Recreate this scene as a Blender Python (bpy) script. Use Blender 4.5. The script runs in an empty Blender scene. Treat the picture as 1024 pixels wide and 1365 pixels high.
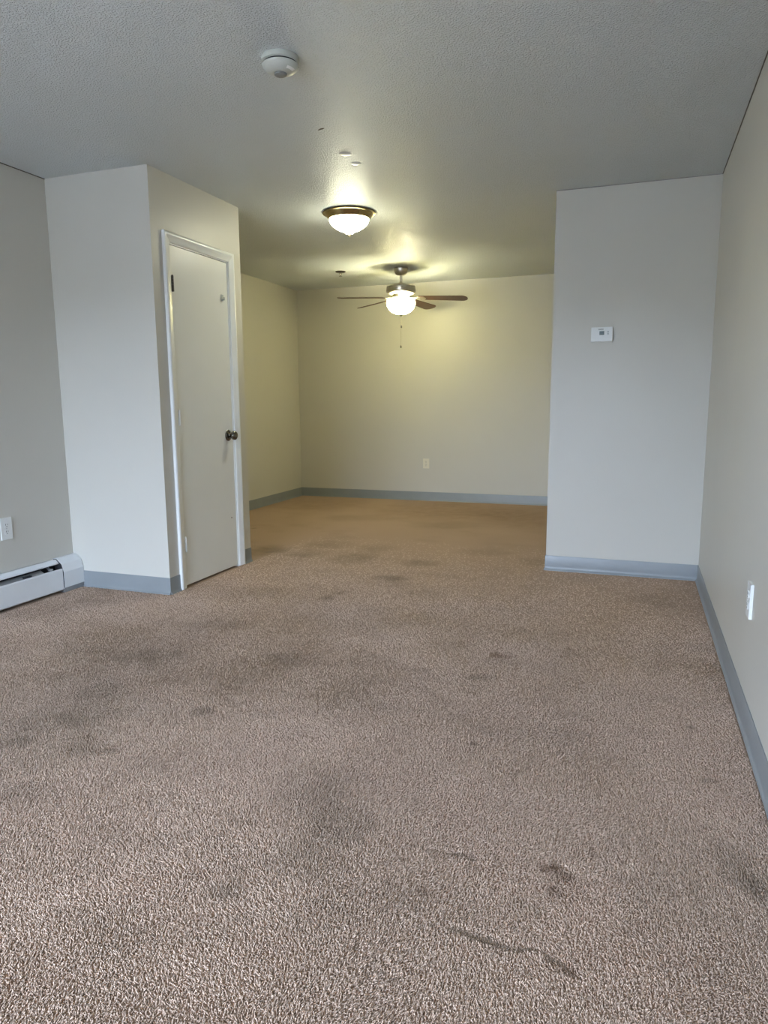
import bpy, bmesh, math
import numpy as np
from mathutils import Vector, Matrix

S = bpy.context.scene
COL = S.collection

# ------------------------------------------------------------------ camera
H = 2.44                       # ceiling height
XR, XL, XD = 0.399, -3.332, -2.610     # right wall, left wall, closet door wall
YC, YE = 3.450, 4.398                  # closet front, closet end
XP, YP = -0.551, 4.781                 # partition corner
XN, YB = -3.877, 7.793                 # dining left wall, back wall
YR = -2.60                             # rear wall with the patio door
CAM_H, YAW, PITCH, ROLL, FPX = 1.1445, 0.34483, -0.15609, -0.00733, 940.5
cam = bpy.data.cameras.new('camera')
cam.sensor_fit = 'VERTICAL'
cam.sensor_height = 36.0
cam.lens = FPX * 36.0 / 1365.0
cam.clip_start = 0.05
camo = bpy.data.objects.new('camera', cam)
COL.objects.link(camo)
fw = Vector((-math.sin(YAW) * math.cos(PITCH), math.cos(YAW) * math.cos(PITCH), math.sin(PITCH)))
rt = Vector((math.cos(YAW), math.sin(YAW), 0.0))
up = rt.cross(fw)
rt2 = math.cos(ROLL) * rt + math.sin(ROLL) * up
up2 = -math.sin(ROLL) * rt + math.cos(ROLL) * up
m = Matrix((rt2, up2, -fw)).transposed().to_4x4()
m.translation = (0.0, 0.0, CAM_H)
camo.matrix_world = m
S.camera = camo

# ------------------------------------------------------------------ light, exposure
SKY = (0.85, 0.995, 1.33)
SKY_STRENGTH = 51.0
FLUSH_W = (1.0, 0.97, 0.70, 54.0)      # colour, strength of the flush lamp's glass
FAN_W = (1.0, 0.905, 0.42, 50.0)        # colour, strength of the fan's glass bowl
S.view_settings.view_transform = 'Standard'
S.view_settings.look = 'None'
S.view_settings.gamma = 1.0
S.view_settings.use_curve_mapping = False
S.view_settings.exposure = 0.0
S.cycles.diffuse_bounces = 7
S.cycles.max_bounces = 14
S.cycles.caustics_reflective = False
S.cycles.caustics_refractive = False
w = bpy.data.worlds.new('overcast_sky')
S.world = w
w.use_nodes = True
bg = w.node_tree.nodes['Background']
bg.inputs['Color'].default_value = (*SKY, 1)
bg.inputs['Strength'].default_value = SKY_STRENGTH
# portal in the patio door opening: steers the sky sampling, gives off no light itself
WX0, WX1, WZ0, WZ1 = -3.20, -0.60, 0.05, 2.06
pl = bpy.data.lights.new('sky_portal', 'AREA')
pl.shape = 'RECTANGLE'
pl.size, pl.size_y = WX1 - WX0, WZ1 - WZ0
pl.cycles.is_portal = True
plo = bpy.data.objects.new('sky_portal', pl)
COL.objects.link(plo)
plo.location = ((WX0 + WX1) / 2, YR - 0.06, (WZ0 + WZ1) / 2)
plo.rotation_euler = (math.radians(90), 0, 0)


# ------------------------------------------------------------------ helpers
def lin(r, g, b):
    f = lambda c: (c / 255 / 12.92) if c / 255 <= 0.04045 else ((c / 255 + 0.055) / 1.055) ** 2.4
    return (f(r), f(g), f(b), 1.0)


def mat(name, color, rough=0.5, metal=0.0, spec=0.5, noise=None, bump=None, emit=None):
    """noise = (scale, amount) colour variation; bump = (scale, distance, strength)"""
    mt = bpy.data.materials.new(name)
    mt.use_nodes = True
    nt = mt.node_tree
    b = nt.nodes['Principled BSDF']
    b.inputs['Base Color'].default_value = color
    b.inputs['Roughness'].default_value = rough
    b.inputs['Metallic'].default_value = metal
    b.inputs['Specular IOR Level'].default_value = spec
    tc = nt.nodes.new('ShaderNodeTexCoord')
    if noise:
        n = nt.nodes.new('ShaderNodeTexNoise')
        n.inputs['Scale'].default_value = noise[0]
        n.inputs['Detail'].default_value = 4
        nt.links.new(tc.outputs['Object'], n.inputs['Vector'])
        mr = nt.nodes.new('ShaderNodeMapRange')
        mr.inputs['To Min'].default_value = 1 - noise[1]
        mr.inputs['To Max'].default_value = 1 + noise[1]
        mr.inputs['From Min'].default_value = 0.25
        mr.inputs['From Max'].default_value = 0.75
        nt.links.new(n.outputs['Fac'], mr.inputs['Value'])
        mx = nt.nodes.new('ShaderNodeVectorMath')
        mx.operation = 'SCALE'
        mx.inputs[0].default_value = color[:3]
        nt.links.new(mr.outputs['Result'], mx.inputs['Scale'])
        nt.links.new(mx.outputs['Vector'], b.inputs['Base Color'])
    if bump:
        n2 = nt.nodes.new('ShaderNodeTexNoise')
        n2.inputs['Scale'].default_value = bump[0]
        n2.inputs['Detail'].default_value = 3
        nt.links.new(tc.outputs['Object'], n2.inputs['Vector'])
        bp = nt.nodes.new('ShaderNodeBump')
        bp.inputs['Distance'].default_value = bump[1]
        bp.inputs['Strength'].default_value = bump[2]
        nt.links.new(n2.outputs['Fac'], bp.inputs['Height'])
        nt.links.new(bp.outputs['Normal'], b.inputs['Normal'])
    if emit:
        b.inputs['Emission Color'].default_value = (*emit[:3], 1)
        b.inputs['Emission Strength'].default_value = emit[3]
    return mt


def bm_box(bm, x0, x1, y0, y1, z0, z1):
    v = [bm.verts.new(c) for c in ((x0, y0, z0), (x1, y0, z0), (x1, y1, z0), (x0, y1, z0),
                                   (x0, y0, z1), (x1, y0, z1), (x1, y1, z1), (x0, y1, z1))]
    for f in ((0, 3, 2, 1), (4, 5, 6, 7), (0, 1, 5, 4), (1, 2, 6, 5), (2, 3, 7, 6), (3, 0, 4, 7)):
        bm.faces.new([v[i] for i in f])


def bm_lathe(bm, prof, seg=40, mtx=None, cap=True):
    """prof: (radius, z) from first to last, spun about local z"""
    rings = []
    for r, z in prof:
        ring = []
        if r < 1e-6:
            ring = [bm.verts.new((0, 0, z))]
        else:
            for i in range(seg):
                a = 2 * math.pi * i / seg
                ring.append(bm.verts.new((r * math.cos(a), r * math.sin(a), z)))
        rings.append(ring)
    for A, B in zip(rings, rings[1:]):
        if len(A) == 1 and len(B) == 1:
            continue
        for i in range(seg):
            j = (i + 1) % seg
            if len(A) == 1:
                bm.faces.new((A[0], B[j], B[i]))
            elif len(B) == 1:
                bm.faces.new((A[i], A[j], B[0]))
            else:
                bm.faces.new((A[i], A[j], B[j], B[i]))
    if cap:
        for ring in (rings[0], rings[-1]):
            if len(ring) > 1:
                bm.faces.new(ring)
    if mtx is not None:
        bmesh.ops.transform(bm, matrix=mtx, verts=[v for r in rings for v in r])


def bm_prism(bm, pts, lo, hi, axis):
    """polygon pts (2D) extruded between lo and hi along axis ('x': pts=(y,z), 'y': pts=(x,z), 'z': pts=(x,y))"""
    def mk(p, t):
        return {'x': (t, p[0], p[1]), 'y': (p[0], t, p[1]), 'z': (p[0], p[1], t)}[axis]
    A = [bm.verts.new(mk(p, lo)) for p in pts]
    B = [bm.verts.new(mk(p, hi)) for p in pts]
    bm.faces.new(A)
    bm.faces.new(B[::-1])
    n = len(pts)
    for i in range(n):
        j = (i + 1) % n
        bm.faces.new((A[i], B[i], B[j], A[j]))


def link(name, bm, material, parent=None, smooth=False, bevel=0.0, seg=2):
    if bevel:
        bmesh.ops.bevel(bm, geom=[e for e in bm.edges if e.calc_face_angle(0) > 0.5], offset=bevel, segments=seg,
                        affect='EDGES', profile=0.6)
    bmesh.ops.recalc_face_normals(bm, faces=bm.faces)
    me = bpy.data.meshes.new(name)
    bm.to_mesh(me)
    bm.free()
    if smooth:
        me.shade_smooth()
        try:
            me.set_sharp_from_angle(angle=math.radians(38))
        except Exception:
            pass
    me.materials.append(material)
    o = bpy.data.objects.new(name, me)
    COL.objects.link(o)
    if parent:
        o.parent = parent
    return o


def box(name, material, parent, x0, x1, y0, y1, z0, z1, bevel=0.0):
    bm = bmesh.new()
    bm_box(bm, x0, x1, y0, y1, z0, z1)
    return link(name, bm, material, parent, bevel=bevel)


def boxes(name, material, parent, lst):
    bm = bmesh.new()
    for b in lst:
        bm_box(bm, *b)
    return link(name, bm, material, parent)


def lathe(name, material, parent, prof, seg=40, mtx=None, cap=True):
    bm = bmesh.new()
    bm_lathe(bm, prof, seg, mtx, cap)
    return link(name, bm, material, parent, smooth=True)


def tag(o, label, cat, group=None, kind=None):
    o['label'] = label
    o['category'] = cat
    if group:
        o['group'] = group
    if kind:
        o['kind'] = kind
    return o


def struct(o, label, cat):
    return tag(o, label, cat, kind='structure')


def empty(name, loc, label, cat, group=None, kind=None, rot=None):
    o = bpy.data.objects.new(name, None)
    COL.objects.link(o)
    o.location = loc
    o.empty_display_size = 0.05
    if rot:
        o.rotation_euler = rot
    return tag(o, label, cat, group, kind)


# ------------------------------------------------------------------ materials
PAINT = (0.565, 0.550, 0.497, 1)
M_wall = mat('greige_wall_paint', PAINT, rough=0.42, spec=0.40, noise=(1.6, 0.02), bump=(90, 0.0015, 0.25))
M_door = mat('white_door_paint', (0.80, 0.81, 0.775, 1), rough=0.38, noise=(2.0, 0.03), bump=(40, 0.0006, 0.15))
M_trim = mat('white_trim_enamel', (0.80, 0.82, 0.81, 1), rough=0.28, noise=(6, 0.02))
M_base = mat('grey_vinyl_cove_base', (0.235, 0.255, 0.265, 1), rough=0.38, noise=(5, 0.06))
M_heater = mat('white_heater_enamel', (0.74, 0.77, 0.79, 1), rough=0.32, noise=(7, 0.03))
M_dark = mat('dark_cavity_metal', (0.012, 0.012, 0.014, 1), rough=0.7)
M_alu = mat('dull_aluminium', (0.42, 0.43, 0.44, 1), rough=0.42, metal=0.8, noise=(30, 0.1))
M_copper = mat('dusty_copper_pipe', (0.25, 0.16, 0.11, 1), rough=0.5, metal=0.6)
M_plastic = mat('white_plastic', (0.74, 0.76, 0.75, 1), rough=0.35)
M_ivory = mat('ivory_plastic', (0.72, 0.69, 0.58, 1), rough=0.4)
M_slot = mat('black_slot', (0.02, 0.02, 0.02, 1), rough=0.6)
M_lcd = mat('grey_green_display', (0.075, 0.105, 0.105, 1), rough=0.25)
M_btn = mat('pale_grey_button', (0.42, 0.45, 0.45, 1), rough=0.5)
M_print = mat('dark_grey_print', (0.06, 0.07, 0.08, 1), rough=0.6)
M_nickel = mat('brushed_nickel', (0.52, 0.49, 0.44, 1), rough=0.28, metal=1.0, noise=(60, 0.08))
M_dnickel = mat('dark_polished_nickel', (0.20, 0.19, 0.17, 1), rough=0.16, metal=1.0)
M_brass = mat('antique_brass', (0.42, 0.32, 0.16, 1), rough=0.26, metal=1.0, noise=(20, 0.08))
M_smoke = mat('aged_white_plastic', (0.50, 0.52, 0.47, 1), rough=0.42, noise=(25, 0.04))
M_grille = mat('grey_sensor_grille', (0.22, 0.23, 0.22, 1), rough=0.6)
M_clear = mat('white_glossy_lens', (0.9, 0.9, 0.86, 1), rough=0.08)
M_caulk = mat('brown_grey_crack', (0.12, 0.11, 0.09, 1), rough=0.9)
M_caulk2 = mat('grey_crack', (0.26, 0.25, 0.23, 1), rough=0.9)
M_hinge_dark = mat('tarnished_and_backlit_metal', (0.10, 0.09, 0.08, 1), rough=0.4, metal=0.7)
M_grass = mat('pale_concrete_outside', (0.21, 0.215, 0.21, 1), rough=0.9, noise=(0.6, 0.1))
M_chain = mat('chain_metal', (0.36, 0.33, 0.24, 1), rough=0.35, metal=0.9)


def wood_mat():
    mt = bpy.data.materials.new('reddish_brown_blade_wood')
    mt.use_nodes = True
    nt = mt.node_tree
    b = nt.nodes['Principled BSDF']
    tc = nt.nodes.new('ShaderNodeTexCoord')
    mp = nt.nodes.new('ShaderNodeMapping')
    mp.inputs['Scale'].default_value = (3, 40, 40)
    n = nt.nodes.new('ShaderNodeTexNoise')
    n.inputs['Scale'].default_value = 2.0
    n.inputs['Detail'].default_value = 5
    cr = nt.nodes.new('ShaderNodeValToRGB')
    cr.color_ramp.elements[0].color = (0.050, 0.020, 0.010, 1)
    cr.color_ramp.elements[1].color = (0.125, 0.052, 0.026, 1)
    nt.links.new(tc.outputs['Object'], mp.inputs['Vector'])
    nt.links.new(mp.outputs['Vector'], n.inputs['Vector'])
    nt.links.new(n.outputs['Fac'], cr.inputs['Fac'])
    nt.links.new(cr.outputs['Color'], b.inputs['Base Color'])
    b.inputs['Roughness'].default_value = 0.4
    return mt


M_wood = wood_mat()


def ceiling_mat():
    """painted spray texture: blobby relief with a satin sheen, two smoothed patches"""
    mt = bpy.data.materials.new('textured_ceiling_paint')
    mt.use_nodes = True
    nt = mt.node_tree
    b = nt.nodes['Principled BSDF']
    b.inputs['Base Color'].default_value = (0.54, 0.545, 0.53, 1)
    b.inputs['Roughness'].default_value = 0.42
    b.inputs['Specular IOR Level'].default_value = 0.5
    tc = nt.nodes.new('ShaderNodeTexCoord')
    n = nt.nodes.new('ShaderNodeTexNoise')
    n.inputs['Scale'].default_value = 130
    n.inputs['Detail'].default_value = 2.5
    n.inputs['Roughness'].default_value = 0.55
    nt.links.new(tc.outputs['Object'], n.inputs['Vector'])
    mr = nt.nodes.new('ShaderNodeMapRange')
    mr.interpolation_type = 'SMOOTHSTEP'
    mr.inputs['From Min'].default_value = 0.42
    mr.inputs['From Max'].default_value = 0.66
    nt.links.new(n.outputs['Fac'], mr.inputs['Value'])
    bp = nt.nodes.new('ShaderNodeBump')
    bp.inputs['Distance'].default_value = 0.0065
    bp.inputs['Strength'].default_value = 0.8
    nt.links.new(mr.outputs['Result'], bp.inputs['Height'])
    nt.links.new(bp.outputs['Normal'], b.inputs['Normal'])
    n2 = nt.nodes.new('ShaderNodeTexNoise')
    n2.inputs['Scale'].default_value = 1.1
    n2.inputs['Detail'].default_value = 3
    nt.links.new(tc.outputs['Object'], n2.inputs['Vector'])
    cr = nt.nodes.new('ShaderNodeValToRGB')
    cr.color_ramp.elements[0].position = 0.3
    cr.color_ramp.elements[0].color = (0.62, 0.66, 0.665, 1)
    cr.color_ramp.elements[1].position = 0.7
    cr.color_ramp.elements[1].color = (0.66, 0.70, 0.705, 1)
    nt.links.new(n2.outputs['Fac'], cr.inputs['Fac'])
    nt.links.new(cr.outputs['Color'], b.inputs['Base Color'])
    return mt


M_ceil = ceiling_mat()
CARPET_A = (0.660, 0.498, 0.390)
CARPET_B = (0.422, 0.311, 0.236)


def carpet_mat(name, pile):
    """brown cut pile; attributes soil / brown carry the stains, tone the yarn-to-yarn difference"""
    mt = bpy.data.materials.new(name)
    mt.use_nodes = True
    nt = mt.node_tree
    L = nt.links.new
    b = nt.nodes['Principled BSDF']
    b.inputs['Roughness'].default_value = 0.95
    b.inputs['Specular IOR Level'].default_value = 0.1
    geo = nt.nodes.new('ShaderNodeNewGeometry')
    mix = nt.nodes.new('ShaderNodeMix')
    mix.data_type = 'RGBA'
    mix.inputs['A'].default_value = (*CARPET_B, 1)
    mix.inputs['B'].default_value = (*CARPET_A, 1)
    if pile:
        at = nt.nodes.new('ShaderNodeAttribute')
        at.attribute_name = 'tone'
        L(at.outputs['Fac'], mix.inputs['Factor'])
    else:
        n = nt.nodes.new('ShaderNodeTexNoise')
        n.inputs['Scale'].default_value = 150
        n.inputs['Detail'].default_value = 3
        L(geo.outputs['Position'], n.inputs['Vector'])
        mr = nt.nodes.new('ShaderNodeMapRange')
        mr.inputs['From Min'].default_value = 0.3
        mr.inputs['From Max'].default_value = 0.7
        L(n.outputs['Fac'], mr.inputs['Value'])
        L(mr.outputs['Result'], mix.inputs['Factor'])
        bp = nt.nodes.new('ShaderNodeBump')
        bp.inputs['Distance'].default_value = 0.006
        bp.inputs['Strength'].default_value = 0.7
        L(n.outputs['Fac'], bp.inputs['Height'])
        L(bp.outputs['Normal'], b.inputs['Normal'])
        for s_, c_ in (('A', CARPET_B), ('B', CARPET_A)):      # flat floor colour darkened to stand in for shade between tufts
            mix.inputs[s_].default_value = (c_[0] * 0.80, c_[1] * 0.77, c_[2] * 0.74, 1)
    col = mix.outputs['Result']
    for attr, c in (('soil', (0.19, 0.148, 0.108, 1)), ('brown', (0.17, 0.100, 0.062, 1))):
        a = nt.nodes.new('ShaderNodeAttribute')
        a.attribute_name = attr
        mx = nt.nodes.new('ShaderNodeMix')
        mx.data_type = 'RGBA'
        L(a.outputs['Fac'], mx.inputs['Factor'])
        L(col, mx.inputs['A'])
        mx.inputs['B'].default_value = c
        col = mx.outputs['Result']
    L(col, b.inputs['Base Color'])
    return mt


M_carpet = carpet_mat('brown_carpet_flat_shaded', False)
M_pile = carpet_mat('brown_carpet_yarn', True)

# ------------------------------------------------------------------ carpet stains (world metres on the floor)
rng = np.random.default_rng(7)
_lat = rng.random((256, 256))


def vnoise(x, y, sc):
    x = x * sc + 57.3
    y = y * sc + 91.7
    xi = np.floor(x).astype(int)
    yi = np.floor(y).astype(int)
    fx = x - xi
    fy = y - yi
    fx = fx * fx * (3 - 2 * fx)
    fy = fy * fy * (3 - 2 * fy)
    g = lambda a, b_: _lat[a % 256, b_ % 256]
    return (g(xi, yi) * (1 - fx) + g(xi + 1, yi) * fx) * (1 - fy) + (g(xi, yi + 1) * (1 - fx) + g(xi + 1, yi + 1) * fx) * fy


def fbm(x, y, sc):
    return (vnoise(x, y, sc) * 0.55 + vnoise(x + 3.1, y - 1.7, sc * 2.1) * 0.28 + vnoise(x - 2.3, y + 5.9, sc * 4.3) * 0.17)


# (x, y, radius x, radius y, rotation deg, strength)
SOIL = [
    (-0.873, 1.295, 0.047, 0.033, 20, 0.38),
    (-0.719, 1.636, 0.093, 0.120, 19, 0.30),
    (-0.766, 1.435, 0.113, 0.092, 19, 0.22),
    (-0.852, 1.750, 0.122, 0.177, 19, 0.20),
    (-1.486, 2.112, 0.051, 0.048, 20, 0.42),
    (-1.680, 1.730, 0.112, 0.069, 19, 0.28),
    (-1.962, 1.871, 0.166, 0.180, 19, 0.25),
    (-2.000, 2.143, 0.137, 0.100, 19, 0.25),
    (-2.045, 2.528, 0.189, 0.115, 19, 0.28),
    (-1.431, 2.704, 0.135, 0.118, 19, 0.28),
    (-1.977, 3.046, 0.176, 0.106, 18, 0.28),
    (-1.606, 1.751, 0.036, 0.028, 18, 0.30),
    (-2.660, 4.771, 0.164, 0.207, 18, 0.60),
    (-2.321, 4.736, 0.161, 0.166, 18, 0.35),
    (-1.459, 4.242, 0.127, 0.102, 18, 0.50),
    (-1.668, 3.669, 0.044, 0.065, 17, 0.50),
    (-1.649, 3.814, 0.055, 0.051, 18, 0.35),
    (-1.936, 4.697, 0.221, 0.209, 18, 0.40),
    (-1.411, 4.713, 0.160, 0.120, 18, 0.45),
    (-2.309, 5.128, 0.244, 0.189, 18, 0.30),
    (-1.909, 5.100, 0.176, 0.148, 18, 0.30),
    (-0.478, 2.197, 0.023, 0.022, 18, 0.50),
    (-0.573, 2.765, 0.077, 0.033, 19, 0.35),
    (-0.807, 2.774, 0.036, 0.034, 18, 0.30),
    (-0.112, 2.379, 0.010, 0.017, 17, 0.45),
    (-0.181, 2.282, 0.007, 0.013, 16, 0.45),
    (0.224, 2.559, 0.021, 0.019, 19, 0.55),
    (-0.193, 1.466, 0.052, 0.044, 18, 0.18),
    (0.290, 1.770, 0.054, 0.151, 19, 0.30),
    (0.314, 1.707, 0.028, 0.092, 21, 0.30),
    (0.250, 2.195, 0.040, 0.028, 19, 0.35),
    (-1.677, 1.466, 0.112, 0.066, 19, 0.20),
    (-1.950, 1.693, 0.065, 0.062, 19, 0.30),
    (-0.644, 5.010, 0.139, 0.150, 18, 0.28),
    (-1.191, 3.946, 0.180, 0.139, 18, 0.20),
    (-2.139, 3.635, 0.227, 0.180, 18, 0.20),
    (-1.041, 5.231, 0.228, 0.169, 18, 0.25),
    (-1.601, 6.264, 0.415, 0.249, 17, 0.25),
    (-2.557, 6.413, 0.373, 0.235, 17, 0.20),
    (0.163, 4.222, 0.170, 0.171, 19, 0.15),
    (-0.158, 1.457, 0.009, 0.012, 21, 0.35),
    (-1.115, 3.359, 0.156, 0.103, 18, 0.20),
    (-0.790, 3.107, 0.123, 0.085, 18, 0.15),
    (-2.174, 2.340, 0.558, 0.832, 19, 0.26),
    (-1.846, 1.787, 0.315, 0.428, 19, 0.14),
    (0.174, 1.568, 0.184, 0.445, 19, 0.16),
    (-1.507, 2.475, 0.190, 0.276, 19, 0.12),
    (-0.714, 1.549, 0.138, 0.216, 19, 0.14),
]
BROWN = [
    (-0.152, 1.623, 0.031, 0.023, 19, 0.80),
    (-0.111, 1.602, 0.025, 0.026, 18, 0.65),
    (-0.135, 1.632, 0.018, 0.014, 19, 0.60),
    (-0.132, 1.539, 0.022, 0.021, 18, 0.45),
    (-0.119, 1.563, 0.044, 0.049, 18, 0.25),
    (-0.431, 1.443, 0.016, 0.019, 18, 0.40),
    (-0.564, 3.046, 0.034, 0.049, 19, 0.60),
    (-0.513, 3.043, 0.040, 0.029, 19, 0.35),
    (-0.060, 1.716, 0.019, 0.019, 21, 0.30),
    (-0.878, 1.371, 0.027, 0.030, 20, 0.25),
    (-0.109, 1.309, 0.060, 0.027, 19, 0.22),
    (-0.077, 1.312, 0.024, 0.016, 19, 0.35),
    (-1.963, 2.886, 0.226, 0.323, 19, 0.12),
    (-1.827, 7.144, 0.939, 0.800, 17, 0.30),
    (-1.076, 6.871, 0.437, 0.699, 17, 0.25),
    (-3.304, 7.154, 0.592, 0.566, 17, 0.25),
]
# (x0, y0, x1, y1, half width, strength)
CREASE = [
    (-0.342, 1.350, -0.136, 1.345, 0.0080, 0.75),
    (-0.270, 1.342, -0.159, 1.341, 0.0070, 0.85),
    (-0.136, 1.345, -0.061, 1.305, 0.0120, 0.55),
    (-0.406, 1.597, -0.312, 1.610, 0.0080, 0.60),
    (-0.522, 1.596, -0.406, 1.597, 0.0050, 0.30),
    (-1.461, 2.838, -1.426, 3.066, 0.0080, 0.50),
    (-0.522, 1.278, -0.498, 1.157, 0.0060, 0.45),
    (-0.469, 1.229, -0.467, 1.148, 0.0060, 0.40),
    (0.025, 1.567, 0.075, 1.440, 0.0060, 0.35),
    (0.250, 1.883, 0.260, 1.586, 0.0080, 0.30),
    (-3.306, 5.566, -3.240, 5.627, 0.0120, 0.90),
    (-0.583, 3.000, -0.561, 3.098, 0.0100, 0.60),
    (-0.504, 2.199, -0.453, 2.200, 0.0080, 0.50),
    (-0.005, 2.537, 0.158, 2.258, 0.0050, 0.15),
    (-0.085, 1.564, -0.035, 1.576, 0.0050, 0.30),
]


def blobs(x, y, lst):
    out = np.zeros_like(x)
    dx = (fbm(x, y, 14) - 0.5) * 0.14
    dy = (fbm(x + 9, y + 4, 14) - 0.5) * 0.14
    for (cx, cy, rx, ry, rot, s) in lst:
        k = min(1.0, 6 * min(rx, ry))
        ux = x + dx * k - cx
        uy = y + dy * k - cy
        c, sn = math.cos(math.radians(rot)), math.sin(math.radians(rot))
        d = np.sqrt(((ux * c + uy * sn) / rx) ** 2 + ((-ux * sn + uy * c) / ry) ** 2)
        t = np.clip(1.25 - d, 0, 1)
        out = 1 - (1 - out) * (1 - s * t * t * (3 - 2 * t))
    return out


def creases(x, y):
    out = np.zeros_like(x)
    wob = (fbm(x, y, 22) - 0.5) * 0.03
    for (x0, y0, x1, y1, hw, s) in CREASE:
        ex, ey = x1 - x0, y1 - y0
        L2 = ex * ex + ey * ey
        t = np.clip(((x - x0) * ex + (y - y0) * ey) / L2, 0, 1)
        d = np.hypot(x - x0 - t * ex + wob * 0.4, y - y0 - t * ey + wob) / (hw * (0.45 + 1.1 * np.sin(np.pi * np.clip(t, 0.02, 0.98)) ** 0.5))
        brk = np.clip(0.25 + 1.5 * vnoise(x + 5, y * 1.3, 38), 0, 1.15)
        out = np.maximum(out, s * brk * np.clip(1.2 - d * 1.15, 0, 1))
    return out


def stain(x, y):
    """soil, brown, crease factors at floor points"""
    f1 = fbm(x, y, 2.2)
    f2 = fbm(x * 0.8 + 11, y * 1.4 - 7, 4.5)
    base = np.clip((f1 - 0.50) * 1.5, 0, 1) * 0.14 + np.clip((f2 - 0.54) * 2.2, 0, 1) * 0.26
    so = 1 - (1 - base) * (1 - blobs(x, y, SOIL) * np.clip(0.55 + fbm(x - 4, y + 2, 16), 0, 1.25))
    cz = creases(x, y)
    so = np.clip(np.maximum(so, cz), 0, 0.92)
    br = np.clip(blobs(x, y, BROWN) * np.clip(0.4 + 1.2 * fbm(x + 2, y - 5, 20), 0, 1.3), 0, 0.9)
    return so, br, cz


# ------------------------------------------------------------------ structure
def build_floor():
    st = 0.024
    xs = np.arange(XN - 0.12, XR + 0.12 + st, st)
    ys = np.arange(YR - 0.12, YB + 0.12 + st, st)
    gx, gy = np.meshgrid(xs, ys)
    nx, ny = len(xs), len(ys)
    co = np.stack([gx.ravel(), gy.ravel(), np.zeros(nx * ny)], 1)
    i = np.arange(nx * ny).reshape(ny, nx)
    q = np.stack([i[:-1, :-1], i[:-1, 1:], i[1:, 1:], i[1:, :-1]], -1).reshape(-1, 4)
    me = bpy.data.meshes.new('floor')
    me.from_pydata(co.tolist(), [], q.tolist())
    so, br, cz = stain(co[:, 0], co[:, 1])
    for nme, arr in (('soil', so), ('brown', br)):
        a = me.attributes.new(nme, 'FLOAT', 'POINT')
        a.data.foreach_set('value', arr.astype(np.float32))
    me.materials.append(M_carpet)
    o = bpy.data.objects.new('floor', me)
    COL.objects.link(o)
    return struct(o, 'worn brown wall-to-wall carpet with dark stains and creases', 'floor')


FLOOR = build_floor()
struct(box('ceiling', M_ceil, None, XN - 0.12, XR + 0.12, YR - 0.12, YB + 0.12, H, H + 0.1),
       'textured off-white ceiling over living and dining area', 'ceiling')
T = 0.10
struct(box('wall_left', M_wall, None, XL - T, XL, YR, YC, 0, H), 'grey-beige wall above the baseboard heater', 'wall')
struct(box('wall_closet_front', M_wall, None, XN - T, XD, YC, YC + T, 0, H),
       'pale closet wall facing the camera beside the door', 'wall')
D0, D1, DZ = 3.605, 4.235, 2.062      # door opening
struct(boxes('wall_closet_side', M_wall, None, [
    (XD - T, XD, YC + T, D0, 0, H), (XD - T, XD, D1, YE, 0, H), (XD - T, XD, D0, D1, DZ, H)]),
    'closet wall holding the white door', 'wall')
struct(box('wall_closet_back', M_wall, None, XN, XD - T, YE - T, YE, 0, H), 'hidden closet wall facing the dining area', 'wall')
struct(box('wall_dining_left', M_wall, None, XN - T, XN, YC + T, YB, 0, H), 'beige dining wall left of the back wall', 'wall')
struct(box('wall_back', M_wall, None, XN - T, XP + 0.12, YB, YB + T, 0, H), 'beige back wall of the dining area behind the fan', 'wall')
struct(box('wall_partition', M_wall, None, XP, XR + T, YP, YP + 0.12, 0, H), 'pale partition wall carrying the thermostat', 'wall')
struct(box('wall_dining_right', M_wall, None, XP, XP + 0.12, YP + 0.12, YB, 0, H), 'dining side wall hidden behind the partition', 'wall')
struct(box('wall_right', M_wall, None, XR, XR + T, YR, YP, 0, H), 'long greige wall along the right edge', 'wall')
struct(boxes('wall_rear', M_wall, None, [
    (XL - T, WX0, YR - T, YR, 0, H), (WX1, XR + T, YR - T, YR, 0, H),
    (WX0, WX1, YR - T, YR, WZ1, H), (WX0, WX1, YR - T, YR, 0, WZ0)]), 'wall behind the camera with the patio door', 'wall')

# patio door behind the camera: the daylight comes in here
glass = bpy.data.materials.new('clear_thin_glass')
glass.use_nodes = True
gnt = glass.node_tree
gnt.nodes.remove(gnt.nodes['Principled BSDF'])
gt = gnt.nodes.new('ShaderNodeBsdfTransparent')
gt.inputs['Color'].default_value = (0.95, 0.97, 0.96, 1)
gg = gnt.nodes.new('ShaderNodeBsdfGlossy')
gg.inputs['Roughness'].default_value = 0.02
gm = gnt.nodes.new('ShaderNodeMixShader')
gm.inputs['Fac'].default_value = 0.06
gnt.links.new(gt.outputs[0], gm.inputs[1])
gnt.links.new(gg.outputs[0], gm.inputs[2])
gnt.links.new(gm.outputs[0], gnt.nodes['Material Output'].inputs['Surface'])
win = empty('window_1', ((WX0 + WX1) / 2, YR, 0), 'white sliding patio door behind the camera', 'patio door', kind='structure')


def child_of(e, o):
    o.parent = e
    o.matrix_parent_inverse = Matrix.Translation(-e.location)
    return o


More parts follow.
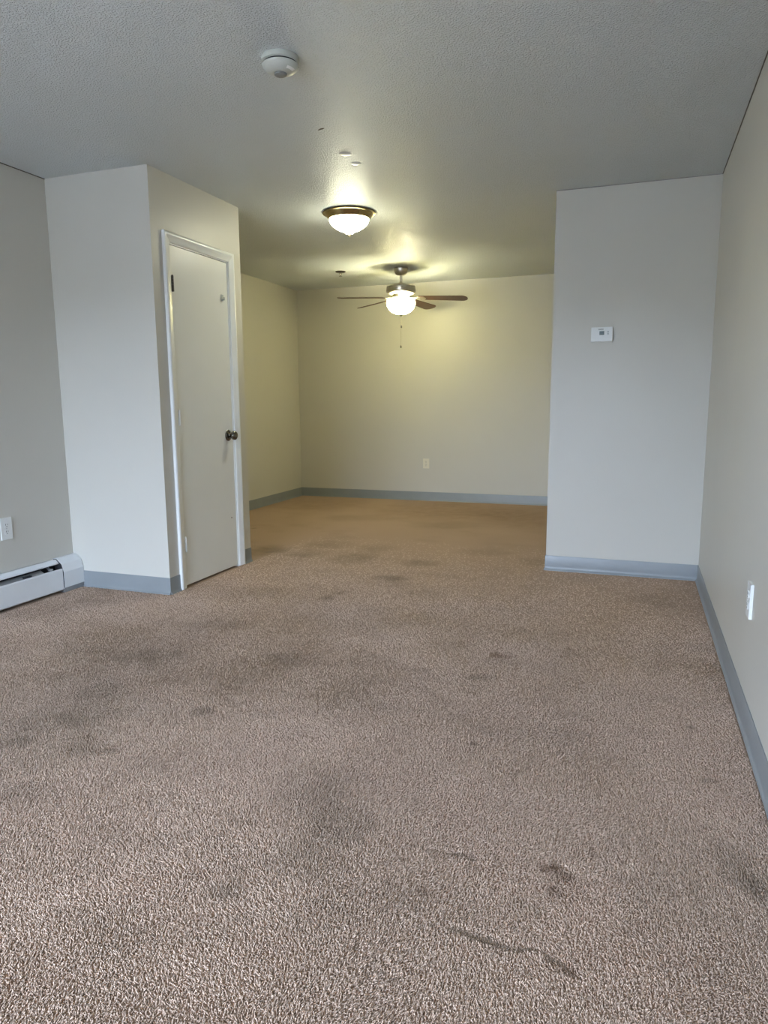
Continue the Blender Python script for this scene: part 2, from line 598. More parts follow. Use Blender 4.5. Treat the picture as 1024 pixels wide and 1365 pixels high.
fy0, fy1 = YR - 0.09, YR - 0.02
child_of(win, boxes('window_frame', M_trim, None, [
    (WX0, WX0 + 0.05, fy0, fy1, WZ0, WZ1), (WX1 - 0.05, WX1, fy0, fy1, WZ0, WZ1),
    (WX0 + 0.05, WX1 - 0.05, fy0, fy1, WZ1 - 0.05, WZ1), (WX0 + 0.05, WX1 - 0.05, fy0, fy1, WZ0, WZ0 + 0.05)]))
mx_ = (WX0 + WX1) / 2
child_of(win, box('meeting_stile', M_trim, None, mx_ - 0.035, mx_ + 0.035, fy0 + 0.01, fy1 - 0.01, WZ0 + 0.05, WZ1 - 0.05))
for a_, b_ in ((WX0 + 0.05, mx_ - 0.035), (mx_ + 0.035, WX1 - 0.05)):
    child_of(win, box('pane', glass, None, a_, b_, YR - 0.058, YR - 0.052, WZ0 + 0.05, WZ1 - 0.05))
struct(box('ground', M_grass, None, -30, 30, -60, YR - T - 0.02, -0.35, -0.25), 'pale concrete ground outside the patio door', 'ground')

struct(boxes('wall_sky_block', mat('sky_block_grey', (0.15, 0.15, 0.135, 1), 0.9), None, [(-30, 30, -13.2, -13.0, -0.25, 2.24), (-30, 30, -13.24, -12.96, 2.24, 2.30)]),  # unseen wall, added to cut the low sky light entering the room
       'added unseen wall outside that blocks the low sky', 'wall')

# baseboards: vinyl cove base with a flared toe
COVE = [(0, 0), (0.015, 0), (0.0145, 0.004), (0.009, 0.009), (0.006, 0.018), (0.005, 0.030), (0.0045, 0.098), (0.003, 0.102), (0, 0.102)]


def cove(name, p0, p1, nrm, label):
    p0, p1, nrm = Vector(p0), Vector(p1), Vector(nrm)
    bm = bmesh.new()
    A = [bm.verts.new((p0.x + nrm.x * d, p0.y + nrm.y * d, z)) for d, z in COVE]
    B = [bm.verts.new((p1.x + nrm.x * d, p1.y + nrm.y * d, z)) for d, z in COVE]
    bm.faces.new(A)
    bm.faces.new(B[::-1])
    for i in range(len(A)):
        j = (i + 1) % len(A)
        bm.faces.new((A[i], B[i], B[j], A[j]))
    return struct(link(name, bm, M_base, smooth=True), label, 'baseboard')


CAS0, CAS1 = 3.547, 4.293     # outer edges of the door casing
cove('baseboard_closet_front', (XL + 0.075, YC), (XD + 0.005, YC), (0, -1), 'grey baseboard between heater and closet corner')
cove('baseboard_closet_near', (XD, YC), (XD, CAS0), (1, 0), 'short grey baseboard between closet corner and door casing')
cove('baseboard_closet_far', (XD, CAS1), (XD, YE), (1, 0), 'short grey baseboard past the door casing')
cove('baseboard_closet_back', (XN, YE), (XD, YE), (0, 1), 'grey baseboard on the hidden closet back')
cove('baseboard_dining_left', (XN, YE), (XN, YB), (1, 0), 'grey baseboard along the left dining wall')
cove('baseboard_back', (XN, YB), (XP, YB), (0, -1), 'grey baseboard along the dining back wall')
cove('baseboard_dining_right', (XP, YP), (XP, YB), (-1, 0), 'grey baseboard behind the partition corner')
cove('baseboard_partition', (XP - 0.005, YP), (XR, YP), (0, -1), 'grey baseboard below the thermostat wall')
cove('baseboard_right', (XR, YR), (XR, YP), (-1, 0), 'grey baseboard along the right wall')

# cracked caulk lines where walls meet the ceiling
def crack(name, x0, x1, y0, y1, label, mt=None):
    bm = bmesh.new()
    bm_box(bm, x0, x1, y0, y1, H - 0.004, H)
    struct(link(name, bm, mt or M_caulk), label, 'trim')


crack('trim_1', XR - 0.004, XR, YR, YP, 'dark crack line between right wall and ceiling')
crack('trim_2', XP, XR - 0.004, YP - 0.003, YP, 'thin crack line between partition and ceiling', M_caulk2)
crack('trim_3', XL, XL + 0.004, YR, YC, 'dark crack line between left wall and ceiling')

# ------------------------------------------------------------------ closet door
door = empty('door_1', (XD, (D0 + D1) / 2, 0), 'plain white closet door in white casing', 'door', kind='structure')


def dchild(o, p=None):
    if p is None:
        return child_of(door, o)
    o.parent = p
    return o


# moulded casing: profile (distance from outer edge, height proud of the wall)
CASP = [(0, 0), (0, 0.016), (0.004, 0.019), (0.016, 0.019), (0.022, 0.016), (0.046, 0.012), (0.054, 0.010), (0.058, 0.007), (0.058, 0)]
CZ = DZ + 0.058 - 0.002


def casing(name, corners):
    """corners: list of (outer_y, outer_z, inner direction y, inner direction z) ; mitred ends"""
    bm = bmesh.new()
    rings = []
    for oy, oz, iy, iz in corners:
        rings.append([bm.verts.new((XD + h, oy + iy * d, oz + iz * d)) for d, h in CASP])
    A, B = rings
    bm.faces.new(A)
    bm.faces.new(B[::-1])
    for i in range(len(A)):
        j = (i + 1) % len(A)
        bm.faces.new((A[i], B[i], B[j], A[j]))
    return dchild(link(name, bm, M_trim, smooth=True))


casing('casing', [(CAS0, 0.004, 1, 0), (CAS0, CZ, 1, -1)])
casing('casing', [(CAS1, 0.004, -1, 0), (CAS1, CZ, -1, -1)])
casing('casing_head', [(CAS0, CZ, 1, -1), (CAS1, CZ, -1, -1)])
dchild(boxes('jamb', M_trim, None, [(XD - T, XD, D0 - 0.0, D0 + 0.008, 0, DZ), (XD - T, XD, D1 - 0.008, D1, 0, DZ),
                                    (XD - T, XD, D0 + 0.008, D1 - 0.008, DZ - 0.008, DZ)]))
slab = dchild(box('door_slab', M_door, None, XD - 0.040, XD - 0.004, D0 + 0.0105, D1 - 0.0105, 0.014, DZ - 0.012, bevel=0.0015))
for hz, hm in ((1.832, M_hinge_dark), (1.052, M_trim), (0.275, M_trim)):
    bm = bmesh.new()
    y = D0 + 0.013
    for k in range(5):
        bm_lathe(bm, [(0.0075, -0.0445 + k * 0.018), (0.0075, -0.0445 + k * 0.018 + 0.0168)], 14, Matrix.Translation((XD + 0.007, y, hz)))
    bm_lathe(bm, [(0.004, -0.046), (0.004, 0.046)], 10, Matrix.Translation((XD + 0.007, y, hz)))
    bm_lathe(bm, [(0.0, 0.051), (0.005, 0.049), (0.005, 0.0455)], 10, Matrix.Translation((XD + 0.007, y, hz)), cap=False)
    bm_box(bm, XD - 0.0045, XD - 0.0028, y + 0.001, y + 0.014, hz - 0.0445, hz + 0.0445)
    o = dchild(link('hinge', bm, hm, smooth=True), slab)
    o['label'] = 'dark tarnished hinge' if hm is M_hinge_dark else 'white painted hinge'
# knob: rosette, neck and ball turned along +x
KM = Matrix.Translation((XD - 0.004, 4.166, 0.922)) @ Matrix.Rotation(math.radians(90), 4, 'Y') @ Matrix.Diagonal((1.17, 1.17, 1.0, 1.0))
rose = dchild(lathe('knob_rosette', M_dnickel, None, [(0.0, 0.0), (0.0325, 0.0), (0.0325, 0.003), (0.029, 0.008), (0.018, 0.011), (0.013, 0.012), (0.0, 0.012)], 36, KM, cap=False), slab)
knob = dchild(lathe('door_knob', M_dnickel, None, [(0.0, 0.010), (0.0115, 0.010), (0.010, 0.022), (0.012, 0.028), (0.020, 0.033), (0.0255, 0.040), (0.027, 0.047), (0.0255, 0.055), (0.020, 0.061), (0.010, 0.064), (0.0, 0.0645)], 36, KM, cap=False), slab)
knob['label'] = 'polished dark nickel door knob'
# small square hook plate high on the door
bm = bmesh.new()
hy, hz = 4.160, 1.822
bm_box(bm, XD - 0.0045, XD - 0.001, hy - 0.012, hy + 0.012, hz - 0.019, hz + 0.019)
bm_box(bm, XD - 0.001, XD + 0.014, hy - 0.004, hy + 0.004, hz - 0.017, hz - 0.010)
bm_box(bm, XD + 0.010, XD + 0.014, hy - 0.004, hy + 0.004, hz - 0.010, hz + 0.002)
o = dchild(link('hook', bm, M_btn, bevel=0.001), slab)
o['label'] = 'small painted-over hook'
o = dchild(lathe('screw_mark', mat('reddish_mark', (0.16, 0.09, 0.08, 1), 0.7), None, [(0.0, 0.0), (0.006, 0.0), (0.004, 0.0012), (0.0, 0.0014)], 12,
      Matrix.Translation((XD - 0.004, 4.168, 0.357)) @ Matrix.Rotation(math.radians(90), 4, 'Y'), cap=False), slab)

# ------------------------------------------------------------------ baseboard heater on the left wall
HY0, HY1 = 0.35, YC - 0.004
CAPY = 3.283                       # end cap starts here
HD = 0.072
heater = empty('baseboard_heater', (XL, (HY0 + HY1) / 2, 0), 'long white metal baseboard heater under the left wall outlet', 'heater')


def hchild(o, p=None):
    if p is None:
        return child_of(heater, o)
    o.parent = p
    return o


bm = bmesh.new()
bm_box(bm, XL + 0.001, XL + 0.004, HY0, HY1, 0.012, 0.203)
bm_prism(bm, [(XL + 0.001, 0.203), (XL + 0.024, 0.203), (XL + 0.044, 0.186), (XL + 0.044, 0.178), (XL + 0.041, 0.178), (XL + 0.041, 0.185), (XL + 0.023, 0.2005), (XL + 0.001, 0.2005)], HY0, CAPY, 'y')
hchild(link('back_panel', bm, M_heater))
bm = bmesh.new()
bm_prism(bm, [(XL + HD - 0.012, 0.150), (XL + HD - 0.003, 0.150), (XL + HD, 0.144), (XL + HD, 0.024), (XL + HD - 0.010, 0.016), (XL + HD - 0.011, 0.018), (XL + HD - 0.0025, 0.026), (XL + HD - 0.0025, 0.143), (XL + HD - 0.005, 0.147), (XL + HD - 0.012, 0.147)], HY0, CAPY + 0.002, 'y')
hchild(link('front_panel', bm, M_heater))
bm = bmesh.new()
A_ = [(XL + 0.028, 0.1625), (XL + 0.0295, 0.1650), (XL + 0.058, 0.1485), (XL + 0.057, 0.1465)]
bm_prism(bm, A_, HY0 + 0.01, 3.155, 'y')
damper = hchild(link('damper', bm, M_alu))
hchild(box('damper_clip', M_dark, None, XL + 0.036, XL + 0.058, 3.005, 3.062, 0.150, 0.1585), damper)
# dark inside: finned pipe and brackets
hchild(box('inner_liner', M_dark, None, XL + 0.0042, XL + 0.010, HY0 + 0.01, CAPY + 0.05, 0.02, 0.198))
bm = bmesh.new()
bm_lathe(bm, [(0.011, 0), (0.011, HY1 - 0.06 - HY0)], 14, Matrix.Translation((XL + 0.036, HY0 + 0.02, 0.105)) @ Matrix.Rotation(math.radians(-90), 4, 'X'))
hchild(link('pipe', bm, M_copper, smooth=True))
bm = bmesh.new()
bm_prism(bm, [(XL + 0.012, 0.172), (XL + 0.022, 0.178), (XL + 0.034, 0.166), (XL + 0.048, 0.160), (XL + 0.060, 0.146), (XL + 0.052, 0.140), (XL + 0.034, 0.152), (XL + 0.018, 0.160)], 3.212, 3.218, 'y')
bm_box(bm, XL + 0.034, XL + 0.050, 3.205, 3.228, 0.150, 0.160)
hchild(link('bracket', bm, M_alu))
# end cap
bm = bmesh.new()
cap = [(XL + 0.001, 0.208), (XL + 0.027, 0.208), (XL + 0.064, 0.176), (XL + 0.078, 0.128), (XL + 0.078, 0.030), (XL + 0.001, 0.030)]
bm_prism(bm, cap, CAPY, HY1, 'y')
ecap = hchild(link('end_cap', bm, M_heater, bevel=0.0008))
bm = bmesh.new()
bm_prism(bm, [(XL + 0.005, 0.2065), (XL + 0.0265, 0.2065), (XL + 0.063, 0.1752), (XL + 0.0768, 0.128), (XL + 0.0768, 0.032), (XL + 0.005, 0.032)], CAPY - 0.002, CAPY + 0.001, 'y')
hchild(link('cap_shade_plate', bm, M_dark), ecap)  # dark plate on the solid cap, its colour standing in for shade inside
bm = bmesh.new()
bm_prism(bm, [(XL + 0.001, 0.030), (XL + 0.070, 0.030), (XL + 0.074, 0.001), (XL + 0.001, 0.001)], CAPY + 0.002, HY1, 'y')
hchild(link('toe_strip', bm, M_alu), ecap)


# ------------------------------------------------------------------ outlets
def outlet(label, loc, rotz, m_plate, thick, w_=0.071, h_=0.118):
    """plate in local xz plane, facing local -y"""
    e = empty('wall_outlet', loc, label, 'outlet', 'duplex outlets', rot=(0, 0, rotz))
    bm = bmesh.new()
    bm_box(bm, -w_ / 2, w_ / 2, -thick, 0, -h_ / 2, h_ / 2)
    link('plate', bm, m_plate, e, bevel=min(0.0035, thick * 0.45))
    for s in (-1, 1):
        bm = bmesh.new()
        zc = 0.0195 * s
        pts = []
        for k in range(24):
            a = 2 * math.pi * k / 24
            pts.append((max(-0.0145, min(0.0145, 0.0172 * math.cos(a))), zc + max(-0.0135, min(0.0135, 0.0172 * math.sin(a)))))
        bm_prism(bm, pts, -thick - 0.0022, -thick + 0.001, 'y')
        bmesh.ops.remove_doubles(bm, verts=bm.verts, dist=1e-5)
        r = link('receptacle', bm, m_plate, e)
        for dx, hh in ((-0.0063, 0.0045), (0.0063, 0.0036)):
            bm = bmesh.new()
            bm_box(bm, dx - 0.0012, dx + 0.0012, -thick - 0.0026, -thick - 0.002, zc + 0.004 - hh, zc + 0.004 + hh)
            link('slot', bm, M_slot, r)
        bm = bmesh.new()
        bm_lathe(bm, [(0.0027, 0), (0.0027, 0.0006)], 12, Matrix.Translation((0, -thick - 0.002, zc - 0.0075)) @ Matrix.Rotation(math.radians(90), 4, 'X'))
        link('slot', bm, M_slot, r)
    bm = bmesh.new()
    bm_lathe(bm, [(0.0032, 0), (0.003, 0.001), (0.0, 0.0014)], 12, Matrix.Translation((0, -thick, 0)) @ Matrix.Rotation(math.radians(90), 4, 'X'), cap=False)
    link('screw', bm, M_alu, e)
    return e


outlet('white outlet above the baseboard heater at the left edge', (XL, 2.966, 0.449), math.radians(90), M_plastic, 0.006, 0.074, 0.124)
outlet('ivory outlet low on the dining back wall', (-2.279, YB, 0.430), 0, M_ivory, 0.006, 0.072, 0.112)
outlet('white outlet on the right wall seen almost edge-on', (XR, 2.676, 0.449), math.radians(-90), M_plastic, 0.010, 0.072, 0.122)

# ------------------------------------------------------------------ thermostat
th = empty('thermostat', (-0.2435, YP, 1.549), 'white rectangular thermostat on the partition wall', 'thermostat')
bm = bmesh.new()
bm_box(bm, -0.061, 0.061, -0.006, 0, -0.040, 0.040)
link('wall_plate', bm, M_plastic, th)
bm = bmesh.new()
bm_box(bm, -0.064, 0.064, -0.028, -0.006, -0.0435, 0.0435)
tb = link('cover', bm, M_plastic, th, bevel=0.005, seg=3)
bm = bmesh.new()
bm_box(bm, -0.014, 0.015, -0.0295, -0.0275, -0.004, 0.019)
link('display', bm, M_lcd, tb)
bm = bmesh.new()
bm_box(bm, -0.021, 0.010, -0.0286, -0.0278, 0.0285, 0.0325)
link('printed_line', bm, M_print, tb)
for z in (0.002, 0.014):
    bm = bmesh.new()
    bm_box(bm, 0.033, 0.043, -0.0300, -0.0275, z - 0.0045, z + 0.0045)
    link('button', bm, M_btn, tb, bevel=0.0008)

# ------------------------------------------------------------------ smoke detector
sd = empty('smoke_detector', (-1.349, 2.623, H), 'round white smoke detector on the ceiling', 'smoke detector', rot=(0, 0, math.radians(15)))
lathe('mounting_base', M_smoke, sd, [(0.0, 0.0), (0.070, 0.0), (0.072, -0.004), (0.071, -0.018), (0.066, -0.021), (0.0, -0.021)], 56, cap=False)
lathe('vent_gap', M_dark, sd, [(0.063, -0.0205), (0.063, -0.0275)], 48)
hous = lathe('housing', M_smoke, sd, [(0.0, -0.027), (0.067, -0.027), (0.0705, -0.0295), (0.068, -0.036), (0.056, -0.047), (0.040, -0.054), (0.027, -0.057), (0.0, -0.057)], 56, cap=False)
lathe('sensor_cap', M_grille, hous, [(0.024, -0.0565), (0.024, -0.062), (0.021, -0.064), (0.0, -0.064)], 36, cap=False)
bm = bmesh.new()
for k in range(8):
    a0 = math.radians(-50 + k * 5.5)
    a1 = math.radians(-50 + (k + 1) * 5.5)
    q = []
    for a, r, z in ((a0, 0.046, -0.0525), (a1, 0.046, -0.0525), (a1, 0.057, -0.0477), (a0, 0.057, -0.0477)):
        q.append(bm.verts.new((r * math.cos(a), r * math.sin(a), z)))
    bm.faces.new(q)
bmesh.ops.remove_doubles(bm, verts=bm.verts, dist=1e-5)
bmesh.ops.solidify(bm, geom=bm.faces[:], thickness=0.002)
link('lens_strip', bm, M_clear, hous)
lathe('indicator', M_slot, hous, [(0.0, -0.0345), (0.0028, -0.0345), (0.0022, -0.038), (0.0, -0.0385)], 12, Matrix.Translation((0.0665, 0.010, 0.003)), cap=False)

# ------------------------------------------------------------------ flush-mount lamp
def glow(name, e, base=(0.9, 0.88, 0.8, 1)):
    mt = bpy.data.materials.new(name)
    mt.use_nodes = True
    nt = mt.node_tree
    b = nt.nodes['Principled BSDF']
    b.inputs['Base Color'].default_value = base
    b.inputs['Roughness'].default_value = 0.3
    tc = nt.nodes.new('ShaderNodeTexCoord')
    n = nt.nodes.new('ShaderNodeTexNoise')
    n.inputs['Scale'].default_value = 9
    n.inputs['Distortion'].default_value = 2.0
    nt.links.new(tc.outputs['Object'], n.inputs['Vector'])
    mr = nt.nodes.new('ShaderNodeMapRange')
    mr.inputs['To Min'].default_value = 0.85 * e[3]
    mr.inputs['To Max'].default_value = 1.15 * e[3]
    nt.links.new(n.outputs['Fac'], mr.inputs['Value'])
    nt.links.new(mr.outputs['Result'], b.inputs['Emission Strength'])
    b.inputs['Emission Color'].default_value = (*e[:3], 1)
    return mt


fl = empty('flush_ceiling_lamp', (-1.961, 4.785, H), 'lit round flush-mount lamp with antique brass pan and frosted glass', 'ceiling lamp')
lathe('pan', M_brass, fl, [(0.0, 0.0), (0.170, 0.0), (0.182, -0.003), (0.184, -0.010), (0.176, -0.014), (0.168, -0.015), (0.164, -0.022),
                           (0.154, -0.032), (0.146, -0.042), (0.143, -0.047), (0.136, -0.047), (0.134, -0.040), (0.0, -0.030)], 64, cap=False)
lathe('glass_bowl', glow('lit_alabaster_glass', FLUSH_W), fl,
      [(0.137, -0.040), (0.137, -0.056), (0.130, -0.072), (0.116, -0.088), (0.095, -0.104), (0.070, -0.117), (0.045, -0.126), (0.031, -0.132), (0.026, -0.140), (0.0, -0.141)], 56, cap=False)
lathe('finial', M_brass, fl, [(0.0, -0.139), (0.012, -0.139), (0.014, -0.143), (0.007, -0.147), (0.008, -0.152), (0.004, -0.158), (0.0, -0.159)], 24, cap=False)

# ------------------------------------------------------------------ ceiling fan
FX, FY = -2.276, 6.881
M_bulb = mat('lit_candle_bulb', (0.9, 0.9, 0.85, 1), 0.3, emit=(1.0, 0.95, 0.66, 1800.0))
fan = empty('ceiling_fan', (FX, FY, H), 'five-blade nickel ceiling fan with lit glass bowl', 'ceiling fan')
can = lathe('canopy', M_nickel, fan, [(0.0, 0.0), (0.068, 0.0), (0.070, -0.006), (0.069, -0.022), (0.062, -0.045), (0.050, -0.064), (0.030, -0.075), (0.0, -0.076)], 48, cap=False)
lathe('downrod', M_nickel, fan, [(0.0125, -0.070), (0.0125, -0.140), (0.022, -0.143), (0.026, -0.155), (0.026, -0.165)], 24)
lathe('motor_housing', M_nickel, fan, [(0.0, -0.156), (0.060, -0.156), (0.110, -0.162), (0.138, -0.172), (0.145, -0.184), (0.142, -0.190), (0.142, -0.196),
                                       (0.146, -0.200), (0.147, -0.226), (0.142, -0.238), (0.122, -0.250), (0.090, -0.256), (0.0, -0.256)], 64, cap=False)
lathe('flywheel', M_nickel, fan, [(0.0, -0.255), (0.085, -0.255), (0.085, -0.283), (0.070, -0.286), (0.0, -0.286)], 40, cap=False)
kit = lathe('light_kit', M_nickel, fan, [(0.0, -0.285), (0.045, -0.285), (0.050, -0.300), (0.075, -0.308), (0.078, -0.322), (0.0, -0.324)], 40, cap=False)
# open glass bowl hanging below the kit, lit
bowl = lathe('glass_bowl', glow('lit_frosted_glass', FAN_W), fan,
             [(0.137, -0.309), (0.140, -0.318), (0.142, -0.330), (0.142, -0.346), (0.137, -0.366), (0.125, -0.390), (0.106, -0.412), (0.080, -0.430), (0.050, -0.441), (0.012, -0.446)], 56, cap=False)
for k in range(3):      # candle bulbs standing out sideways inside the open bowl
    a = math.radians(30 + 120 * k)
    o = lathe('bulb', M_bulb, kit, [(0.0, 0.036), (0.008, 0.033), (0.0125, 0.022), (0.0135, 0.010), (0.011, -0.004), (0.008, -0.012), (0.0, -0.012)], 16,
              Matrix.Rotation(a, 4, 'Z') @ Matrix.Translation((0.062, 0, -0.338)) @ Matrix.Rotation(math.radians(80), 4, 'Y'), cap=False)
lathe('bowl_rod', M_nickel, kit, [(0.004, -0.322), (0.004, -0.450)], 12)
lathe('finial', M_hinge_dark, fan, [(0.0, -0.446), (0.022, -0.447), (0.024, -0.451), (0.012, -0.456), (0.006, -0.463), (0.0, -0.464)], 24, cap=False)
for (cx, cy, z0, z1) in ((0.004, -0.004, -0.462, -0.553), (-0.003, 0.003, -0.462, -0.748)):
    bm = bmesh.new()
    n = int((z0 - z1) / 0.0065)
    for k in range(n):
        bmesh.ops.create_icosphere(bm, subdivisions=1, radius=0.0021, matrix=Matrix.Translation((cx, cy, z0 - k * 0.0065)))
    bm_lathe(bm, [(0.0009, z1), (0.0009, z0)], 6, Matrix.Translation((cx, cy, 0)))
    ch = link('pull_chain', bm, M_chain, fan)
    lathe('pull_knob', M_dnickel, ch, [(0.0, z1 + 0.004), (0.003, z1 + 0.002), (0.0065, z1 - 0.010), (0.007, z1 - 0.018), (0.004, z1 - 0.024), (0.0, z1 - 0.025)], 14, Matrix.Translation((cx, cy, 0)), cap=False)

# blade: rounded board 0.49 long with pitch and a little sag, iron arm to the flywheel
VIEW = math.atan2(rt.y, rt.x)      # image-right direction on plan


def blade_mesh():
    bm = bmesh.new()
    out = []
    L0, L1 = 0.185, 0.665
    for k in range(13):
        t = k / 12
        x = L0 + (L1 - 0.06 - L0) * t
        out.append((x, 0.048 + 0.018 * t))
    tip = []
    for k in range(1, 12):
        a = math.pi / 2 - math.pi * k / 12
        tip.append((L1 - 0.06 + 0.06 * math.cos(a), 0.066 * math.sin(a)))
    pts = [(x, y) for x, y in out] + tip + [(x, -y) for x, y in out[::-1]]
    bm_prism(bm, pts, -0.003, 0.003, 'z')
    return bm


me_blade = me_iron = me_screw = None
for k, ang in enumerate((-14, 58, 130, 202, 274)):
    R = Matrix.Rotation(VIEW + math.radians(ang), 4, 'Z') @ Matrix.Translation((0, 0, -0.283)) @ Matrix.Rotation(math.radians(2.9), 4, 'Y') @ Matrix.Rotation(math.radians(-12), 4, 'X')
    if me_blade is None:
        o = link('blade', blade_mesh(), M_wood, fan)
        me_blade = o.data
        bm = bmesh.new()
        bm_prism(bm, [(0.070, -0.016), (0.120, -0.012), (0.150, -0.016), (0.180, -0.040), (0.235, -0.036), (0.250, -0.012), (0.250, 0.012), (0.235, 0.036), (0.180, 0.040), (0.150, 0.016), (0.120, 0.012), (0.070, 0.016)], -0.0085, -0.0032, 'z')
        oi = link('blade_iron', bm, M_nickel, o)
        me_iron = oi.data
        bm = bmesh.new()
        bm_lathe(bm, [(0.0, -0.0108), (0.0045, -0.0098), (0.005, -0.0085)], 10, cap=False)
        me_screw = bpy.data.meshes.new('screw')
        bm.to_mesh(me_screw)
        bm.free()
        me_screw.materials.append(M_dnickel)
    else:
        o = bpy.data.objects.new('blade', me_blade)
        COL.objects.link(o)
        o.parent = fan
        c = bpy.data.objects.new('blade_iron', me_iron)
        COL.objects.link(c)
        c.parent = o
    for sx, sy in ((0.2, 0.022), (0.2, -0.022), (0.235, 0.0)):
        c = bpy.data.objects.new('screw', me_screw)
        COL.objects.link(c)
        c.parent = o
        c.location = (sx, sy, 0)
    o.matrix_local = R

# ------------------------------------------------------------------ sprinkler head
sp = empty('sprinkler_head', (-2.905, 6.84, H), 'small pendant fire sprinkler on the dining ceiling', 'sprinkler')
lathe('escutcheon', M_hinge_dark, sp, [(0.0, 0.0), (0.052, 0.0), (0.052, -0.006), (0.044, -0.011), (0.018, -0.014), (0.0, -0.014)], 28, cap=False)  # dark metal puts the head's backlit silhouette into its colour
bm = bmesh.new()
bm_lathe(bm, [(0.010, -0.009), (0.010, -0.018)], 16)
for s in (-1, 1):
    bm_prism(bm, [(s * 0.008, -0.018), (s * 0.0125, -0.018), (s * 0.0125, -0.034), (s * 0.003, -0.046), (0, -0.043), (s * 0.008, -0.033)], -0.0025, 0.0025, 'y')
link('frame', bm, M_hinge_dark, sp)
lathe('bulb', mat('red_glass_bulb', (0.30, 0.03, 0.02, 1), 0.15), sp, [(0.0, -0.018), (0.002, -0.019), (0.0022, -0.040), (0.0, -0.041)], 10, cap=False)
lathe('deflector', M_hinge_dark, sp, [(0.0, -0.044), (0.017, -0.046), (0.017, -0.0475), (0.0, -0.048)], 20, cap=False)

# ------------------------------------------------------------------ ceiling scrape and smoothed patches
def patch(name, x, y, rx, ry, rot, material, label, thick=0.0035):
    bm = bmesh.new()
    pts = []
    for k in range(22):
        a = 2 * math.pi * k / 22
        r = 1 + 0.14 * math.sin(3 * a + x * 9) + 0.08 * math.sin(5 * a + 1)
        pts.append((rx * r * math.cos(a), ry * r * math.sin(a)))
    bm_prism(bm, pts, -thick, 0.0, 'z')
    o = link(name, bm, material)
    o.location = (x, y, H)
    o.rotation_euler = (0, 0, math.radians(rot))
    return struct(o, label, 'ceiling patch')


M_patch = mat('smooth_ceiling_filler', (0.66, 0.69, 0.69, 1), rough=0.24)
for x_, y_, r_, lb in ((-1.530, 3.690, 0.034, 'smooth shiny ceiling patch farther from the lamp'), (-1.532, 3.855, 0.028, 'smooth shiny ceiling patch nearer the lamp')):
    o = lathe('ceiling_patch', M_patch, None, [(0.0, -0.0035), (r_ * 0.3, -0.0033), (r_ * 0.6, -0.0024), (r_ * 0.85, -0.0012), (r_, 0.0)], 28, cap=False)
    o.location = (x_, y_, H)
    struct(o, lb, 'ceiling patch')
patch('ceiling_scrape', -1.504, 3.330, 0.020, 0.006, -20, M_caulk, 'small dark scrape in the ceiling texture', 0.001)

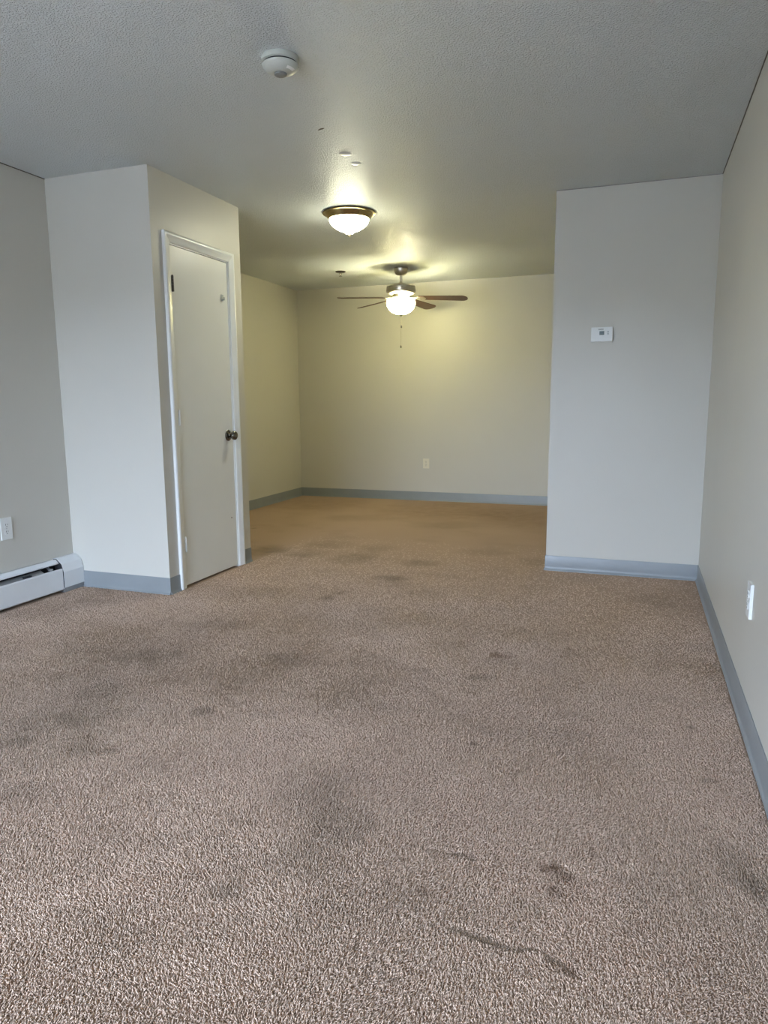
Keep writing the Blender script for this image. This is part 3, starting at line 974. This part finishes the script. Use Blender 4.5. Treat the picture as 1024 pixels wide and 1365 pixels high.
# ------------------------------------------------------------------ carpet pile in the foreground (real yarn tufts)
def build_pile():
    pts = []
    y = 0.55
    Y_END = 5.6
    while y < Y_END:
        s = 0.0043 * max(1.0, y / 1.9) ** 1.25
        xa = max(-1.05 * y - 0.55, XL + 0.08)
        if y > YC - 0.02:
            xa = max(xa, XD + 0.02)
        xb = XR - 0.016
        n = int((xb - xa) / s)
        x = xa + (np.arange(n) + rng.random(n)) * s
        yy = y + (rng.random(n) - 0.5) * s * 1.2
        pts.append(np.stack([x, yy, np.full(n, s)], 1))
        y += s
    n_main = sum(len(p_) for p_ in pts)
    y = 0.02                        # outside the camera's wedge: coarser tufts out to the walls
    while y < 2.66:
        s = 0.0062
        x0 = XL + 0.08
        x1 = XR - 0.016 if y < 0.55 else -1.05 * y - 0.55
        n = max(0, int((x1 - x0) / s))
        if n:
            x = x0 + (np.arange(n) + rng.random(n)) * s
            pts.append(np.stack([x, y + (rng.random(n) - 0.5) * s * 1.2, np.full(n, s)], 1))
        y += s
    P = np.concatenate(pts)
    far = np.clip((P[:, 1] - 3.3) / (Y_END - 3.3), 0, 1)
    keep = (rng.random(len(P)) > far) & ~((P[:, 1] > YP - 0.02) & (P[:, 0] > XP - 0.02))
    main = (np.arange(len(P)) < n_main)[keep]
    P, far = P[keep], far[keep]
    N = len(P)
    x, y, s = P.T
    so, br, cz = stain(x, y)
    hgt = (0.0048 + 0.0030 * rng.random(N)) * (1 - 0.65 * np.clip(cz * 1.3, 0, 1)) * (1 - 0.75 * far)
    # lean drifts slowly over the floor plus a random part
    la = 2 * np.pi * rng.random(N)
    lm = hgt * (0.35 + 0.75 * rng.random(N))
    gx = (fbm(x, y, 3.0) - 0.5) * 2.0
    gy = (fbm(x + 7, y - 3, 3.0) - 0.5) * 2.0
    lx = lm * np.cos(la) + hgt * gx
    ly = lm * np.sin(la) + hgt * gy
    r0 = s * 0.50
    r1 = s * 0.33
    th = 2 * np.pi * rng.random(N)
    V = np.zeros((N, 7, 3), np.float32)
    for k in range(3):
        a = th + 2 * np.pi * k / 3
        V[:, k, 0] = x + r0 * np.cos(a)
        V[:, k, 1] = y + r0 * np.sin(a)
        V[:, k, 2] = 0.0003
        V[:, 3 + k, 0] = x + lx * 0.72 + r1 * np.cos(a + 0.6)
        V[:, 3 + k, 1] = y + ly * 0.72 + r1 * np.sin(a + 0.6)
        V[:, 3 + k, 2] = hgt * 0.8
    V[:, 6, 0] = x + lx
    V[:, 6, 1] = y + ly
    V[:, 6, 2] = hgt
    V[:, :, 0] = np.clip(V[:, :, 0], XL + 0.03, XR - 0.004)
    near = main & (y + 1.3 * rng.random(N) < 2.95)                 # full tufts up close, plain three-sided ones farther off
    nn = int(near.sum())
    nf = N - nn
    quads = np.array([[0, 1, 4, 3], [1, 2, 5, 4], [2, 0, 3, 5]])
    tris = np.array([[3, 4, 6], [4, 5, 6], [5, 3, 6]])
    off = (np.arange(nn) * 7)[:, None, None]
    l1 = np.concatenate([(quads[None] + off).reshape(nn, -1), (tris[None] + off).reshape(nn, -1)], 1).ravel()
    off2 = nn * 7 + (np.arange(nf) * 4)[:, None, None]
    l2 = (np.array([[0, 1, 3], [1, 2, 3], [2, 0, 3]])[None] + off2).reshape(-1)
    loops = np.concatenate([l1, l2])
    tot = np.concatenate([np.tile(np.array([4, 4, 4, 3, 3, 3]), nn), np.full(nf * 3, 3)])
    start = np.concatenate([[0], np.cumsum(tot)[:-1]])
    V = np.concatenate([V[near].reshape(-1, 3), V[~near][:, [0, 1, 2, 6]].reshape(-1, 3)])
    me = bpy.data.meshes.new('carpet_pile')
    me.vertices.add(len(V))
    me.vertices.foreach_set('co', V.ravel())
    me.loops.add(len(loops))
    me.loops.foreach_set('vertex_index', loops.astype(np.int32))
    me.polygons.add(len(tot))
    me.polygons.foreach_set('loop_start', start.astype(np.int32))
    try:
        me.polygons.foreach_set('loop_total', tot.astype(np.int32))
    except Exception:
        pass
    me.update(calc_edges=True)
    me.shade_smooth()
    tone = np.clip(rng.normal(0.62, 0.28, N), 0, 1.3)
    for nme, arr in (('soil', so), ('brown', br), ('tone', tone)):
        a = me.attributes.new(nme, 'FLOAT', 'POINT')
        a.data.foreach_set('value', np.concatenate([np.repeat(arr[near], 7), np.repeat(arr[~near], 4)]).astype(np.float32))
    me.materials.append(M_pile)
    o = bpy.data.objects.new('carpet_pile', me)
    COL.objects.link(o)
    o.parent = FLOOR
    o['kind'] = 'stuff'
    o['label'] = 'short brown twisted carpet yarn'
    print('PILE', N, 'tufts', nn * 9 + nf * 3, 'tris')


build_pile()
